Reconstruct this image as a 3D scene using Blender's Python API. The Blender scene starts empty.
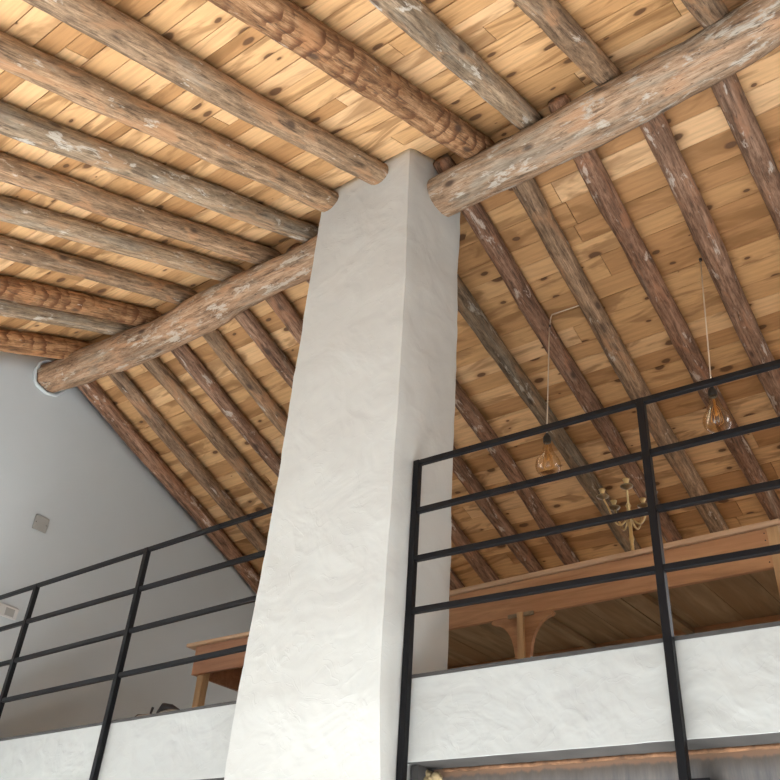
import bpy, bmesh, math, random
from mathutils import Vector, Matrix, noise

# ------------------------------------------------------------------ camera, sky, light, exposure
scn = bpy.context.scene
C = scn.collection
H = 1.6                                   # eye height above the ground floor
cam_d = bpy.data.cameras.new('camera')
cam = bpy.data.objects.new('camera', cam_d)
C.objects.link(cam)
cam_d.sensor_width = 36.0
cam_d.lens = 863.862 / 780 * 36.0
cam_d.clip_start = 0.05
RW = ((0.802356, 0.59342, 0.063851), (-0.290721, 0.482013, -0.826526), (-0.521254, 0.644605, 0.559266))
right, down, fwd = (Vector(r) for r in RW)
cam.matrix_world = Matrix((( right.x, -down.x, -fwd.x, 0), (right.y, -down.y, -fwd.y, 0),
                           (right.z, -down.z, -fwd.z, H), (0, 0, 0, 1)))
scn.camera = cam

world = bpy.data.worlds.new('world')
scn.world = world
world.use_nodes = True
bg = world.node_tree.nodes['Background']
bg.inputs['Color'].default_value = (0.80, 0.90, 1.0, 1)
bg.inputs['Strength'].default_value = 0.6

sun_d = bpy.data.lights.new('sun', 'SUN')
sun_d.energy = 46.0
sun_d.angle = math.radians(2.0)
sun_d.color = (0.96, 0.99, 1.02)
sun = bpy.data.objects.new('sun', sun_d)
C.objects.link(sun)
sun.rotation_euler = Vector((-0.30, 0.80, -1.0)).to_track_quat('-Z', 'Y').to_euler()

def loft_fill_light(name, loc, direction, sx, sy, energy):
    d = bpy.data.lights.new(name, 'AREA')
    d.shape = 'RECTANGLE'
    d.size, d.size_y = sx, sy
    d.energy = energy
    d.color = (0.93, 0.97, 1.0)
    o = bpy.data.objects.new(name, d)
    C.objects.link(o)
    o.location = loc
    o.rotation_euler = Vector(direction).to_track_quat('-Z', 'Z').to_euler()
WE = 1.0
loft_fill_light('loft_top_fill', (-1.0, 6.75, H + 2.50), (0, -0.36, -1), 8.0, 0.8, 80 * WE)  # added fill lamp below the closed far slope, brightens the loft
loft_fill_light('loft_right_fill', (3.52, 5.0, 3.6), (-1, 0, 0), 2.0, 1.3, 54 * WE)  # added fill lamp inside the right opening, brightens loft and gable wall

vs = scn.view_settings
vs.view_transform = 'Standard'
vs.look = 'None'
vs.gamma = 1.0
vs.use_curve_mapping = False
vs.exposure = -0.08

random.seed(7)

# ------------------------------------------------------------------ node helpers
def new_mat(name):
    m = bpy.data.materials.new(name)
    m.use_nodes = True
    nt = m.node_tree
    return m, nt, nt.nodes['Principled BSDF']

def nd(nt, typ, **kw):
    n = nt.nodes.new(typ)
    for k, v in kw.items():
        if k in n.inputs.keys():
            n.inputs[k].default_value = v
        else:
            setattr(n, k, v)
    return n

def ramp(nt, src, stops, interp='LINEAR'):
    r = nt.nodes.new('ShaderNodeValToRGB')
    r.color_ramp.interpolation = interp
    e = r.color_ramp.elements
    while len(e) < len(stops):
        e.new(0.5)
    for el, (p, c) in zip(e, stops):
        el.position = p
        el.color = (c, c, c, 1) if isinstance(c, (int, float)) else (*c, 1)
    nt.links.new(src, r.inputs[0])
    return r.outputs[0]

def mixc(nt, fac, a, b, mode='MIX'):
    m = nt.nodes.new('ShaderNodeMix')
    m.data_type = 'RGBA'
    m.blend_type = mode
    for s, v in ((0, fac), (6, a), (7, b)):
        if hasattr(v, 'is_linked') or isinstance(v, bpy.types.NodeSocket):
            nt.links.new(v, m.inputs[s])
        elif isinstance(v, (int, float)):
            m.inputs[s].default_value = v
        else:
            m.inputs[s].default_value = (*v, 1)
    return m.outputs[2]

def math_(nt, op, a, b=None):
    m = nt.nodes.new('ShaderNodeMath')
    m.operation = op
    for i, v in enumerate((a, b)):
        if v is None:
            continue
        if isinstance(v, bpy.types.NodeSocket):
            nt.links.new(v, m.inputs[i])
        else:
            m.inputs[i].default_value = v
    return m.outputs[0]

def coords(nt, scale=(1, 1, 1), offset=None, src='Object'):
    tc = nt.nodes.new('ShaderNodeTexCoord')
    mp = nt.nodes.new('ShaderNodeMapping')
    mp.inputs['Scale'].default_value = scale
    v = tc.outputs[src]
    if offset is not None:
        add = nt.nodes.new('ShaderNodeVectorMath')
        add.operation = 'ADD'
        nt.links.new(v, add.inputs[0])
        nt.links.new(offset, add.inputs[1])
        v = add.outputs[0]
    nt.links.new(v, mp.inputs[0])
    return mp.outputs[0]

def tex_noise(nt, vec, scale, detail=4, rough=0.55, dist=0.0):
    n = nt.nodes.new('ShaderNodeTexNoise')
    n.inputs['Scale'].default_value = scale
    n.inputs['Detail'].default_value = detail
    n.inputs['Roughness'].default_value = rough
    n.inputs['Distortion'].default_value = dist
    nt.links.new(vec, n.inputs['Vector'])
    return n.outputs[0]

def bump(nt, bsdf, h, strength, dist, prev=None):
    b = nt.nodes.new('ShaderNodeBump')
    b.inputs['Strength'].default_value = strength
    b.inputs['Distance'].default_value = dist
    nt.links.new(h, b.inputs['Height'])
    if prev is not None:
        nt.links.new(prev, b.inputs['Normal'])
    nt.links.new(b.outputs[0], bsdf.inputs['Normal'])
    return b.outputs[0]

# ------------------------------------------------------------------ materials
def mat_boards():
    m, nt, b = new_mat('pine_roof_boards')
    at = nd(nt, 'ShaderNodeAttribute', attribute_name='board')
    sep = nt.nodes.new('ShaderNodeSeparateColor')
    nt.links.new(at.outputs['Color'], sep.inputs[0])
    off = nd(nt, 'ShaderNodeVectorMath', operation='SCALE')
    nt.links.new(at.outputs['Color'], off.inputs[0])
    off.inputs['Scale'].default_value = 37.0
    o = off.outputs[0]
    # base tone for each board
    base = ramp(nt, sep.outputs[0], [(0.0, (0.45, 0.235, 0.096)), (0.16, (0.60, 0.345, 0.152)), (0.5, (0.70, 0.42, 0.20)),
                                     (1.0, (0.73, 0.46, 0.24))])
    # grain
    g = tex_noise(nt, coords(nt, (1.2, 16, 16), o), 3.0, 5, 0.6, 0.5)
    gf = ramp(nt, g, [(0.33, 0.86), (0.62, 1.04)])
    col = mixc(nt, 1.0, base, gf, 'MULTIPLY')
    # cathedral figure
    w = nd(nt, 'ShaderNodeTexWave', wave_type='BANDS', bands_direction='Y')
    w.inputs['Scale'].default_value = 6.0
    w.inputs['Distortion'].default_value = 7.0
    w.inputs['Detail'].default_value = 2.0
    w.inputs['Detail Scale'].default_value = 0.7
    nt.links.new(coords(nt, (0.55, 1.6, 1.6), o), w.inputs['Vector'])
    wf = ramp(nt, w.outputs[1], [(0.0, 0.90), (0.6, 1.02)])
    col = mixc(nt, 0.6, col, wf, 'MULTIPLY')
    # brown heart streaks along the board
    s = tex_noise(nt, coords(nt, (1.7, 7.0, 7.0), o), 1.0, 4, 0.55, 0.9)
    sf = ramp(nt, s, [(0.525, 0.0), (0.60, 0.6), (0.72, 0.85)])
    col = mixc(nt, sf, col, (0.26, 0.128, 0.048))
    # knots
    kv = nd(nt, 'ShaderNodeTexVoronoi', feature='F1', voronoi_dimensions='2D')
    kv.inputs['Scale'].default_value = 1.0
    dv = coords(nt, (3.2, 6.2, 0.01), o)
    kn = tex_noise(nt, coords(nt, (9, 16, 16), o), 1.0, 2)
    dist = nd(nt, 'ShaderNodeVectorMath', operation='MULTIPLY_ADD')
    nz = nt.nodes.new('ShaderNodeCombineXYZ')
    nt.links.new(kn, nz.inputs[0]); nt.links.new(kn, nz.inputs[1])
    nt.links.new(nz.outputs[0], dist.inputs[0])
    dist.inputs[1].default_value = (0.10, 0.10, 0.0)
    nt.links.new(dv, dist.inputs[2])
    nt.links.new(dist.outputs[0], kv.inputs['Vector'])
    ksep = nt.nodes.new('ShaderNodeSeparateColor')
    nt.links.new(kv.outputs['Color'], ksep.inputs[0])
    size = math_(nt, 'MULTIPLY', math_(nt, 'MAXIMUM', math_(nt, 'SUBTRACT', ksep.outputs[0], 0.22), 0.001), 0.39)
    kd = math_(nt, 'DIVIDE', kv.outputs['Distance'], size)
    halo = ramp(nt, kd, [(0.35, 0.62), (1.0, 0.0)])
    col = mixc(nt, halo, col, (0.30, 0.145, 0.055))
    core = ramp(nt, kd, [(0.36, 0.9), (0.52, 0.0)])
    col = mixc(nt, core, col, (0.115, 0.055, 0.026))
    nt.links.new(col, b.inputs['Base Color'])
    b.inputs['Roughness'].default_value = 0.6
    b.inputs['Specular IOR Level'].default_value = 0.25
    bump(nt, b, g, 0.25, 0.004)
    return m

def mat_log(name, dark, mid, light, grey=0.35, lime=0.66, ring=False, fibre=1.0):
    m, nt, b = new_mat(name)
    oi = nt.nodes.new('ShaderNodeObjectInfo')
    off = nd(nt, 'ShaderNodeVectorMath', operation='SCALE')
    rr = nt.nodes.new('ShaderNodeCombineXYZ')
    for i in range(3):
        nt.links.new(oi.outputs['Random'], rr.inputs[i])
    nt.links.new(rr.outputs[0], off.inputs[0])
    off.inputs['Scale'].default_value = 61.0
    o = off.outputs[0]
    f1 = tex_noise(nt, coords(nt, (1.6, 17 * fibre, 17 * fibre), o), 2.0, 6, 0.72, 0.6)
    f2 = tex_noise(nt, coords(nt, (9, 40, 40), o), 1.6, 6, 0.75, 0.3)
    f = math_(nt, 'ADD', math_(nt, 'MULTIPLY', f1, 0.62), math_(nt, 'MULTIPLY', f2, 0.38))
    col = ramp(nt, f, [(0.38, tuple(c * 0.6 for c in dark)), (0.49, tuple(c * 0.88 for c in mid)), (0.60, tuple(c * 1.12 for c in light))])
    # broad tone change along the trunk
    t = tex_noise(nt, coords(nt, (1.3, 5, 5), o), 1.0, 3)
    col = mixc(nt, 1.0, col, ramp(nt, t, [(0.35, 0.72), (0.65, 1.1)]), 'MULTIPLY')
    # reddish bare patches
    p = tex_noise(nt, coords(nt, (2.2, 7, 7), o), 1.3, 4, 0.6, 0.8)
    col = mixc(nt, ramp(nt, p, [(0.54, 0.0), (0.64, 0.6)]), col, (light[0] * 1.05, light[1] * 0.86, light[2] * 0.72))
    if ring:
        w = nd(nt, 'ShaderNodeTexWave', wave_type='BANDS', bands_direction='X', wave_profile='SAW')
        w.inputs['Scale'].default_value = 3.4
        w.inputs['Distortion'].default_value = 5.0
        w.inputs['Detail'].default_value = 2.5
        w.inputs['Detail Scale'].default_value = 1.6
        nt.links.new(coords(nt, (1, 2.6, 2.6), o), w.inputs['Vector'])
        q = tex_noise(nt, coords(nt, (5, 9, 9), o), 1.0, 2)
        wf = math_(nt, 'MULTIPLY', ramp(nt, w.outputs[1], [(0.45, 0.0), (0.85, 0.9)]), ramp(nt, q, [(0.42, 0.0), (0.56, 1.0)]))
        col = mixc(nt, wf, col, (dark[0] * 0.75, dark[1] * 0.62, dark[2] * 0.55))
    # weathered grey areas
    gn = tex_noise(nt, coords(nt, (1.1, 6, 6), o), 1.7, 5, 0.62, 0.4)
    gf = ramp(nt, gn, [(0.80 - grey * 0.75, 0.0), (0.93 - grey * 0.75, 0.72)])
    gcol = ramp(nt, f, [(0.32, (0.13, 0.105, 0.08)), (0.6, (0.36, 0.315, 0.25))])
    col = mixc(nt, gf, col, gcol)
    # lime wash remains
    l = tex_noise(nt, coords(nt, (4.5, 13, 13), o), 1.1, 5, 0.7, 0.3)
    col = mixc(nt, ramp(nt, l, [(lime - 0.035, 0.0), (lime + 0.02, 0.8)]), col, (0.56, 0.51, 0.44))
    # cracks and small dark knots
    c = tex_noise(nt, coords(nt, (0.9, 24, 24), o), 1.6, 2, 0.5, 0.2)
    col = mixc(nt, ramp(nt, c, [(0.485, 0.0), (0.5, 0.75), (0.515, 0.0)]), col, (0.06, 0.04, 0.028))
    kv = nd(nt, 'ShaderNodeTexVoronoi', feature='F1')
    kv.inputs['Scale'].default_value = 1.0
    nt.links.new(coords(nt, (3.5, 7, 7), o), kv.inputs['Vector'])
    col = mixc(nt, ramp(nt, kv.outputs['Distance'], [(0.07, 0.85), (0.17, 0.0)]), col, (0.065, 0.042, 0.03))
    # tint of the single log
    col = mixc(nt, 1.0, col, oi.outputs['Color'], 'MULTIPLY')
    nt.links.new(col, b.inputs['Base Color'])
    b.inputs['Roughness'].default_value = 0.72
    b.inputs['Specular IOR Level'].default_value = 0.22
    n1 = bump(nt, b, f, 0.55, 0.012)
    bump(nt, b, p, 0.4, 0.02, n1)
    return m

def mat_plaster(name, colr, strength=0.6, scale=1.0, rough=0.85):
    m, nt, b = new_mat(name)
    v = coords(nt, (1, 1, 1))
    warp = tex_noise(nt, v, 2.0 * scale, 3)
    mp = nd(nt, 'ShaderNodeVectorMath', operation='MULTIPLY_ADD')
    cx = nt.nodes.new('ShaderNodeCombineXYZ')
    for i in range(3):
        nt.links.new(warp, cx.inputs[i])
    nt.links.new(cx.outputs[0], mp.inputs[0])
    mp.inputs[1].default_value = (0.9, 0.7, 0.8)
    nt.links.new(v, mp.inputs[2])
    # trowel passes: overlapping plateaus with thin ridges
    vo = nd(nt, 'ShaderNodeTexVoronoi', feature='SMOOTH_F1')
    vo.inputs['Scale'].default_value = 3.6 * scale
    vo.inputs['Smoothness'].default_value = 0.25
    nt.links.new(mp.outputs[0], vo.inputs['Vector'])
    big = tex_noise(nt, v, 3.0 * scale, 3, 0.5, 1.2)
    rid = tex_noise(nt, mp.outputs[0], 4.2 * scale, 2, 0.45, 1.6)
    rl = ramp(nt, rid, [(0.475, 0.0), (0.5, 1.0), (0.507, 0.15), (0.56, 0.0)])
    fine = tex_noise(nt, v, 55, 4, 0.6)
    tone = ramp(nt, big, [(0.3, tuple(x * 0.965 for x in colr)), (0.7, colr)])
    nt.links.new(tone, b.inputs['Base Color'])
    b.inputs['Roughness'].default_value = rough
    b.inputs['Specular IOR Level'].default_value = 0.2
    n1 = bump(nt, b, vo.outputs['Distance'], strength * 0.30, 0.020)
    n2 = bump(nt, b, rl, strength * 0.13, 0.003, n1)
    n3 = bump(nt, b, big, strength * 0.45, 0.02, n2)
    bump(nt, b, fine, strength * 0.2, 0.0015, n3)
    return m

def mat_plain(name, colr, rough=0.5, metal=0.0, spec=0.5, var=0.0, nscale=6.0, bmp=0.0):
    m, nt, b = new_mat(name)
    if var:
        n = tex_noise(nt, coords(nt), nscale, 5)
        c = ramp(nt, n, [(0.3, tuple(x * (1 - var) for x in colr)), (0.7, tuple(min(1, x * (1 + var)) for x in colr))])
        nt.links.new(c, b.inputs['Base Color'])
        if bmp:
            bump(nt, b, n, bmp, 0.004)
    else:
        b.inputs['Base Color'].default_value = (*colr, 1)
    b.inputs['Roughness'].default_value = rough
    b.inputs['Metallic'].default_value = metal
    b.inputs['Specular IOR Level'].default_value = spec
    return m

def mat_wood(name, dark, light, sc=(1.5, 22, 22), rough=0.5, stain=None):
    m, nt, b = new_mat(name)
    oi = nt.nodes.new('ShaderNodeObjectInfo')
    rr = nt.nodes.new('ShaderNodeCombineXYZ')
    for i in range(3):
        nt.links.new(oi.outputs['Random'], rr.inputs[i])
    off = nd(nt, 'ShaderNodeVectorMath', operation='SCALE')
    nt.links.new(rr.outputs[0], off.inputs[0]); off.inputs['Scale'].default_value = 23.0
    g = tex_noise(nt, coords(nt, sc, off.outputs[0]), 1.6, 6, 0.62, 0.8)
    col = ramp(nt, g, [(0.30, dark), (0.66, light)])
    if stain:
        s = tex_noise(nt, coords(nt, tuple(x * 0.3 for x in sc), off.outputs[0]), 2.0, 4, 0.6, 0.6)
        col = mixc(nt, ramp(nt, s, [(0.45, 0.0), (0.64, 0.75)]), col, stain)
    nt.links.new(col, b.inputs['Base Color'])
    b.inputs['Roughness'].default_value = rough
    b.inputs['Specular IOR Level'].default_value = 0.35
    bump(nt, b, g, 0.15, 0.003)
    return m

def mat_rusty_steel():
    m, nt, b = new_mat('mill_steel')
    v = coords(nt, (9, 1, 0.9))
    n = tex_noise(nt, v, 3.0, 6, 0.7)
    col = ramp(nt, n, [(0.3, (0.085, 0.085, 0.088)), (0.7, (0.19, 0.165, 0.145))])
    tc = nt.nodes.new('ShaderNodeTexCoord')
    sp = nt.nodes.new('ShaderNodeSeparateXYZ')
    nt.links.new(tc.outputs['Object'], sp.inputs[0])
    n2 = tex_noise(nt, coords(nt, (14, 4, 3)), 1.5, 5, 0.7)
    edge = math_(nt, 'ADD', sp.outputs[2], math_(nt, 'MULTIPLY', math_(nt, 'SUBTRACT', n2, 0.5), 0.045))
    # scale and rust runs just under the weld (local z = 0 at the top of the web)
    col = mixc(nt, ramp(nt, math_(nt, 'ADD', edge, 1.0), [(0.925, 0.0), (0.965, 0.75)]), col, (0.085, 0.066, 0.05))
    col = mixc(nt, ramp(nt, math_(nt, 'ADD', edge, 1.0), [(0.967, 0.0), (0.976, 0.85)]), col, (0.20, 0.115, 0.07))
    nt.links.new(col, b.inputs['Base Color'])
    b.inputs['Roughness'].default_value = 0.7
    b.inputs['Specular IOR Level'].default_value = 0.2
    bump(nt, b, n, 0.15, 0.002)
    return m

def mat_glass():
    m = bpy.data.materials.new('amber_bulb_glass')
    m.use_nodes = True
    nt = m.node_tree
    nt.nodes.remove(nt.nodes['Principled BSDF'])
    out = nt.nodes['Material Output']
    tr = nd(nt, 'ShaderNodeBsdfTransparent'); tr.inputs[0].default_value = (0.96, 0.87, 0.72, 1)
    gl = nd(nt, 'ShaderNodeBsdfGlossy'); gl.inputs['Roughness'].default_value = 0.03
    fr = nd(nt, 'ShaderNodeLayerWeight'); fr.inputs[0].default_value = 0.22
    fac = math_(nt, 'ADD', math_(nt, 'MULTIPLY', fr.outputs[1], 0.42), 0.06)
    mx = nd(nt, 'ShaderNodeMixShader')
    nt.links.new(fac, mx.inputs[0])
    nt.links.new(tr.outputs[0], mx.inputs[1]); nt.links.new(gl.outputs[0], mx.inputs[2])
    nt.links.new(mx.outputs[0], out.inputs[0])
    return m

BOARD = mat_boards()
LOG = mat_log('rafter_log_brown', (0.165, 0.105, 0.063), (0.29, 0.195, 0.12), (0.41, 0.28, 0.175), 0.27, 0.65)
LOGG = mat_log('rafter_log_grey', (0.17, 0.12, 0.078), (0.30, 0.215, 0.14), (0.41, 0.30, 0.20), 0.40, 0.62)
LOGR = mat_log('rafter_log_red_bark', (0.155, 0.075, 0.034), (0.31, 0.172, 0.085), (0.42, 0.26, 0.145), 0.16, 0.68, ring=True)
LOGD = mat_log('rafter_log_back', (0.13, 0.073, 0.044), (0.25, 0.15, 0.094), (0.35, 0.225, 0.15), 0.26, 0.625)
BEAM = mat_log('hewn_beam', (0.25, 0.155, 0.095), (0.44, 0.285, 0.18), (0.52, 0.365, 0.25), 0.40, 0.585, fibre=0.8)
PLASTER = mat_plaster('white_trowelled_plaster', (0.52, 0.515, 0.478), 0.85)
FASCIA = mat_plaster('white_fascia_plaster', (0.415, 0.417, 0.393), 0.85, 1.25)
WALL = mat_plaster('smooth_wall_plaster', (0.525, 0.55, 0.545), 0.12, 0.5)
BLACK = mat_plain('black_painted_steel', (0.005, 0.005, 0.006), 0.42, 0.0, 0.22)
STEEL = mat_rusty_steel()
DARKSTEEL = mat_plain('grey_steel_plate', (0.058, 0.054, 0.05), 0.65, 0.0, 0.25, 0.2, 9)
RUST = mat_plain('rusty_weld', (0.17, 0.085, 0.042), 0.8, 0.0, 0.3, 0.6, 28, 0.6)
FOAM = mat_plain('expanding_foam', (0.30, 0.225, 0.12), 0.9, 0, 0.2, 0.25, 30, 0.5)
FLOORM = mat_plain('pale_stone_floor', (0.74, 0.75, 0.755), 0.6, 0, 0.3, 0.06, 3)
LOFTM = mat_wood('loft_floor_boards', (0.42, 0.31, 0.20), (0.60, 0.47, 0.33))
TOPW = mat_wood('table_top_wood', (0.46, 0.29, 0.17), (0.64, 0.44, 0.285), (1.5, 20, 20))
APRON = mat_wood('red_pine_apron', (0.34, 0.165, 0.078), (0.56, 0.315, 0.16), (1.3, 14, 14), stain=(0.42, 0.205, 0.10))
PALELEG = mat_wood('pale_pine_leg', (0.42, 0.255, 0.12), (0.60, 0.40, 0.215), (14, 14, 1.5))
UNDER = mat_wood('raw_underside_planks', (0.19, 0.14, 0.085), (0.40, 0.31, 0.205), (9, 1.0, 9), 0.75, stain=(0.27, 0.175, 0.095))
LAPPLE = mat_wood('left_apron', (0.31, 0.14, 0.075), (0.44, 0.23, 0.13), (1.3, 14, 14))
BRASS = mat_plain('aged_brass', (0.60, 0.45, 0.22), 0.35, 0.7, 0.5, 0.25, 18)
DARKBRASS = mat_plain('dark_brass', (0.26, 0.20, 0.12), 0.4, 0.75, 0.5, 0.3, 20)
GLASS = mat_glass()
FILAM = mat_plain('copper_filament', (0.75, 0.42, 0.14), 0.4, 0.3)
SOCK = mat_plain('black_bulb_socket', (0.02, 0.018, 0.016), 0.45)
CORD = mat_plain('pale_twisted_cord', (0.66, 0.52, 0.38), 0.8)
PLATE = mat_plain('beige_plastic_plate', (0.34, 0.325, 0.29), 0.5, 0, 0.4, 0.05)
PLATEW = mat_plain('pale_plastic_plate', (0.60, 0.57, 0.53), 0.5, 0, 0.4, 0.06)
CLOTH = mat_plain('pale_cloth', (0.40, 0.37, 0.34), 0.9, 0, 0.1, 0.12, 12, 0.4)
STRAP = mat_plain('dark_strap', (0.03, 0.022, 0.022), 0.6)

# ------------------------------------------------------------------ mesh helpers
def link(name, bm, mat, parent=None, smooth=False, loc=None):
    me = bpy.data.meshes.new(name)
    bmesh.ops.recalc_face_normals(bm, faces=bm.faces)
    bm.to_mesh(me)
    bm.free()
    if mat is not None:
        me.materials.append(mat)
    if smooth:
        for p in me.polygons:
            p.use_smooth = True
    o = bpy.data.objects.new(name, me)
    C.objects.link(o)
    if parent is not None:
        o.parent = parent
    if loc is not None:
        o.location = loc
    return o

def tag(o, label=None, cat=None, group=None, kind=None):
    for k, v in (('label', label), ('category', cat), ('group', group), ('kind', kind)):
        if v:
            o[k] = v
    return o

def thing(name, loc, label, cat, group=None, rz=0.0):
    o = bpy.data.objects.new(name, None)
    o.empty_display_size = 0.1
    C.objects.link(o)
    o.location = loc
    o.rotation_euler = (0, 0, rz)
    return tag(o, label, cat, group)

def box(bm, x0, x1, y0, y1, z0, z1, bev=0.0):
    vs_ = [bm.verts.new((x, y, z)) for x in (x0, x1) for y in (y0, y1) for z in (z0, z1)]
    fs = []
    for q in ((0, 1, 3, 2), (4, 6, 7, 5), (0, 4, 5, 1), (2, 3, 7, 6), (0, 2, 6, 4), (1, 5, 7, 3)):
        fs.append(bm.faces.new([vs_[i] for i in q]))
    if bev:
        es = list({e for f in fs for e in f.edges})
        bmesh.ops.bevel(bm, geom=es, offset=bev, segments=2, affect='EDGES', profile=0.5)

def bar(bm, p0, p1, w, bev=0.0, h=None):
    """square bar from p0 to p1; w across, h along the 'up' side"""
    h = h or w
    p0, p1 = Vector(p0), Vector(p1)
    d = (p1 - p0).normalized()
    up = Vector((0, 0, 1)) if abs(d.z) < 0.9 else Vector((0, 1, 0))
    s = d.cross(up).normalized()
    u = s.cross(d).normalized()
    ring = []
    for p in (p0, p1):
        ring.append([bm.verts.new(p + s * (w / 2 * a) + u * (h / 2 * b)) for a, b in ((-1, -1), (1, -1), (1, 1), (-1, 1))])
    fs = [bm.faces.new(ring[0]), bm.faces.new(ring[1][::-1])]
    for i in range(4):
        j = (i + 1) % 4
        fs.append(bm.faces.new((ring[0][i], ring[1][i], ring[1][j], ring[0][j])))
    if bev:
        es = list({e for f in fs for e in f.edges})
        bmesh.ops.bevel(bm, geom=es, offset=bev, segments=2, affect='EDGES', profile=0.5)

def tube(bm, pts, r, n=8):
    pts = [Vector(p) for p in pts]
    rad = r if isinstance(r, (list, tuple)) else [r] * len(pts)
    rings = []
    ref = None
    for i, p in enumerate(pts):
        d = (pts[min(i + 1, len(pts) - 1)] - pts[max(i - 1, 0)]).normalized()
        if ref is None:
            ref = d.orthogonal().normalized()
        s = (ref - d * ref.dot(d)).normalized()
        ref = s
        u = d.cross(s)
        rings.append([bm.verts.new(p + (s * math.cos(2 * math.pi * k / n) + u * math.sin(2 * math.pi * k / n)) * rad[i]) for k in range(n)])
    for a, b in zip(rings, rings[1:]):
        for k in range(n):
            j = (k + 1) % n
            bm.faces.new((a[k], a[j], b[j], b[k]))
    bm.faces.new(rings[0][::-1]); bm.faces.new(rings[-1])

def lathe(bm, prof, c=(0, 0, 0), n=20, caps=True):
    c = Vector(c)
    rings = []
    for r, z in prof:
        rings.append([bm.verts.new(c + Vector((r * math.cos(2 * math.pi * k / n), r * math.sin(2 * math.pi * k / n), z))) for k in range(n)])
    for a, b in zip(rings, rings[1:]):
        for k in range(n):
            j = (k + 1) % n
            bm.faces.new((a[k], a[j], b[j], b[k]))
    if caps:
        bm.faces.new(rings[0][::-1]); bm.faces.new(rings[-1])

def sphere_pts(bm, c, r, sx=1, sy=1, sz=1, n=12):
    mtx = Matrix.Translation(c) @ Matrix.Diagonal((sx, sy, sz, 1))
    bmesh.ops.create_uvsphere(bm, u_segments=n, v_segments=max(6, n // 2), radius=r, matrix=mtx)

# ------------------------------------------------------------------ roof surfaces (heights given from the eye, + H)
RY = 2.842
def z_front(y):
    return H + 3.933 + 0.4377 * (y - 2.61)
def m_back(x):
    if x >= -3.65:
        return 0.335
    return 0.335 + 0.07 * min(1.0, (-3.65 - x) / 1.6)
def z_back(x, y):
    return H + 4.02 - m_back(x) * (y - 2.86)

XW, XE = -5.80, 3.6          # gable wall side, far right end
YF, YB = -3.1, 7.3
SKY0, SKY1 = -2.85, -0.3      # unseen near-slope opening, added so sun reaches the hall floor

def build_ceiling():
    bm = bmesh.new()
    col = bm.loops.layers.color.new('board')
    def board(x0, x1, y0, y1, zf, th=0.022):
        xs = [x0]
        n = max(1, int((x1 - x0) / 0.6))
        r = (random.random(), random.random(), random.random(), 1)
        dz = random.uniform(-0.0025, 0.0025)
        gap = 0.0017
        lo, hi = [], []
        for i in range(n + 1):
            x = x0 + gap + (x1 - x0 - 2 * gap) * i / n
            lo.append([bm.verts.new((x, y, zf(x, y) + dz)) for y in (y0 + gap, y1 - gap)])
            hi.append([bm.verts.new((x, y, zf(x, y) + dz + th)) for y in (y0 + gap, y1 - gap)])
        fs = []
        for i in range(n):
            fs.append(bm.faces.new((lo[i][0], lo[i][1], lo[i + 1][1], lo[i + 1][0])))
            fs.append(bm.faces.new((hi[i][0], hi[i + 1][0], hi[i + 1][1], hi[i][1])))
            fs.append(bm.faces.new((lo[i][0], lo[i + 1][0], hi[i + 1][0], hi[i][0])))
            fs.append(bm.faces.new((lo[i][1], hi[i][1], hi[i + 1][1], lo[i + 1][1])))
        fs.append(bm.faces.new((lo[0][0], hi[0][0], hi[0][1], lo[0][1])))
        fs.append(bm.faces.new((lo[n][0], lo[n][1], hi[n][1], hi[n][0])))
        for f in fs:
            for l in f.loops:
                l[col] = r
    def slope(ya, yb, zf, wmin, wmax, lmin, lmax):
        y = ya
        while y < yb - 1e-4:
            w = random.uniform(wmin, wmax)
            y1 = yb if yb - (y + w) < 0.05 else y + w
            x = XW - random.random() * 1.2
            while x < XE:
                ln = random.uniform(lmin, lmax)
                x1 = min(x + ln, XE)
                if XE - x1 < 0.2:
                    x1 = XE
                if x1 > XW:
                    board(max(x, XW), x1, y, y1, zf)
                x = x1
            y = y1
    slope(YF, SKY0, lambda x, y: z_front(y), 0.12, 0.16, 1.0, 2.5)
    slope(SKY1, RY, lambda x, y: z_front(y), 0.085, 0.145, 0.9, 2.6)
    slope(RY, YB, lambda x, y: z_back(x, y), 0.115, 0.165, 1.4, 3.6)
    o = link('ceiling', bm, BOARD)
    tag(o, 'pitched board ceiling of honey pine planks with dark knots above the rafters', 'ceiling', None, 'structure')
    # solid roof layer over the boards
    bm = bmesh.new()
    for x0r, x1r, ys in ((XW - 0.3, XE + 0.3, (YF - 0.2, SKY0)), (XW - 0.3, XE + 0.3, (SKY1, RY, YB + 0.2)), (2.3, XE + 0.3, (SKY0, SKY1))):  # last panel narrows the added opening to trim the sun patch
        xs = [x0r + (x1r - x0r) * i / 24 for i in range(25)]
        g = []
        for x in xs:
            xc = min(max(x, XW), XE)
            col_ = []
            for y in ys:
                z = z_front(y) if y <= RY else z_back(xc, y)
                col_.append((bm.verts.new((x, y, z + 0.03)), bm.verts.new((x, y, z + 0.16))))
            g.append(col_)
        e = len(ys) - 1
        for a, b in zip(g, g[1:]):
            for j in range(e):
                bm.faces.new((a[j][0], a[j + 1][0], b[j + 1][0], b[j][0]))
                bm.faces.new((a[j][1], b[j][1], b[j + 1][1], a[j + 1][1]))
            bm.faces.new((a[0][0], b[0][0], b[0][1], a[0][1]))
            bm.faces.new((a[e][0], a[e][1], b[e][1], b[e][0]))
        for a in (g[0], g[-1]):
            for j in range(e):
                bm.faces.new((a[j][0], a[j][1], a[j + 1][1], a[j + 1][0]))
    r = link('roof', bm, mat_plain('roof_backing', (0.05, 0.035, 0.025), 0.9))
    tag(r, 'solid roof layer on top of the ceiling boards', 'roof', None, 'structure')

build_ceiling()

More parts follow.
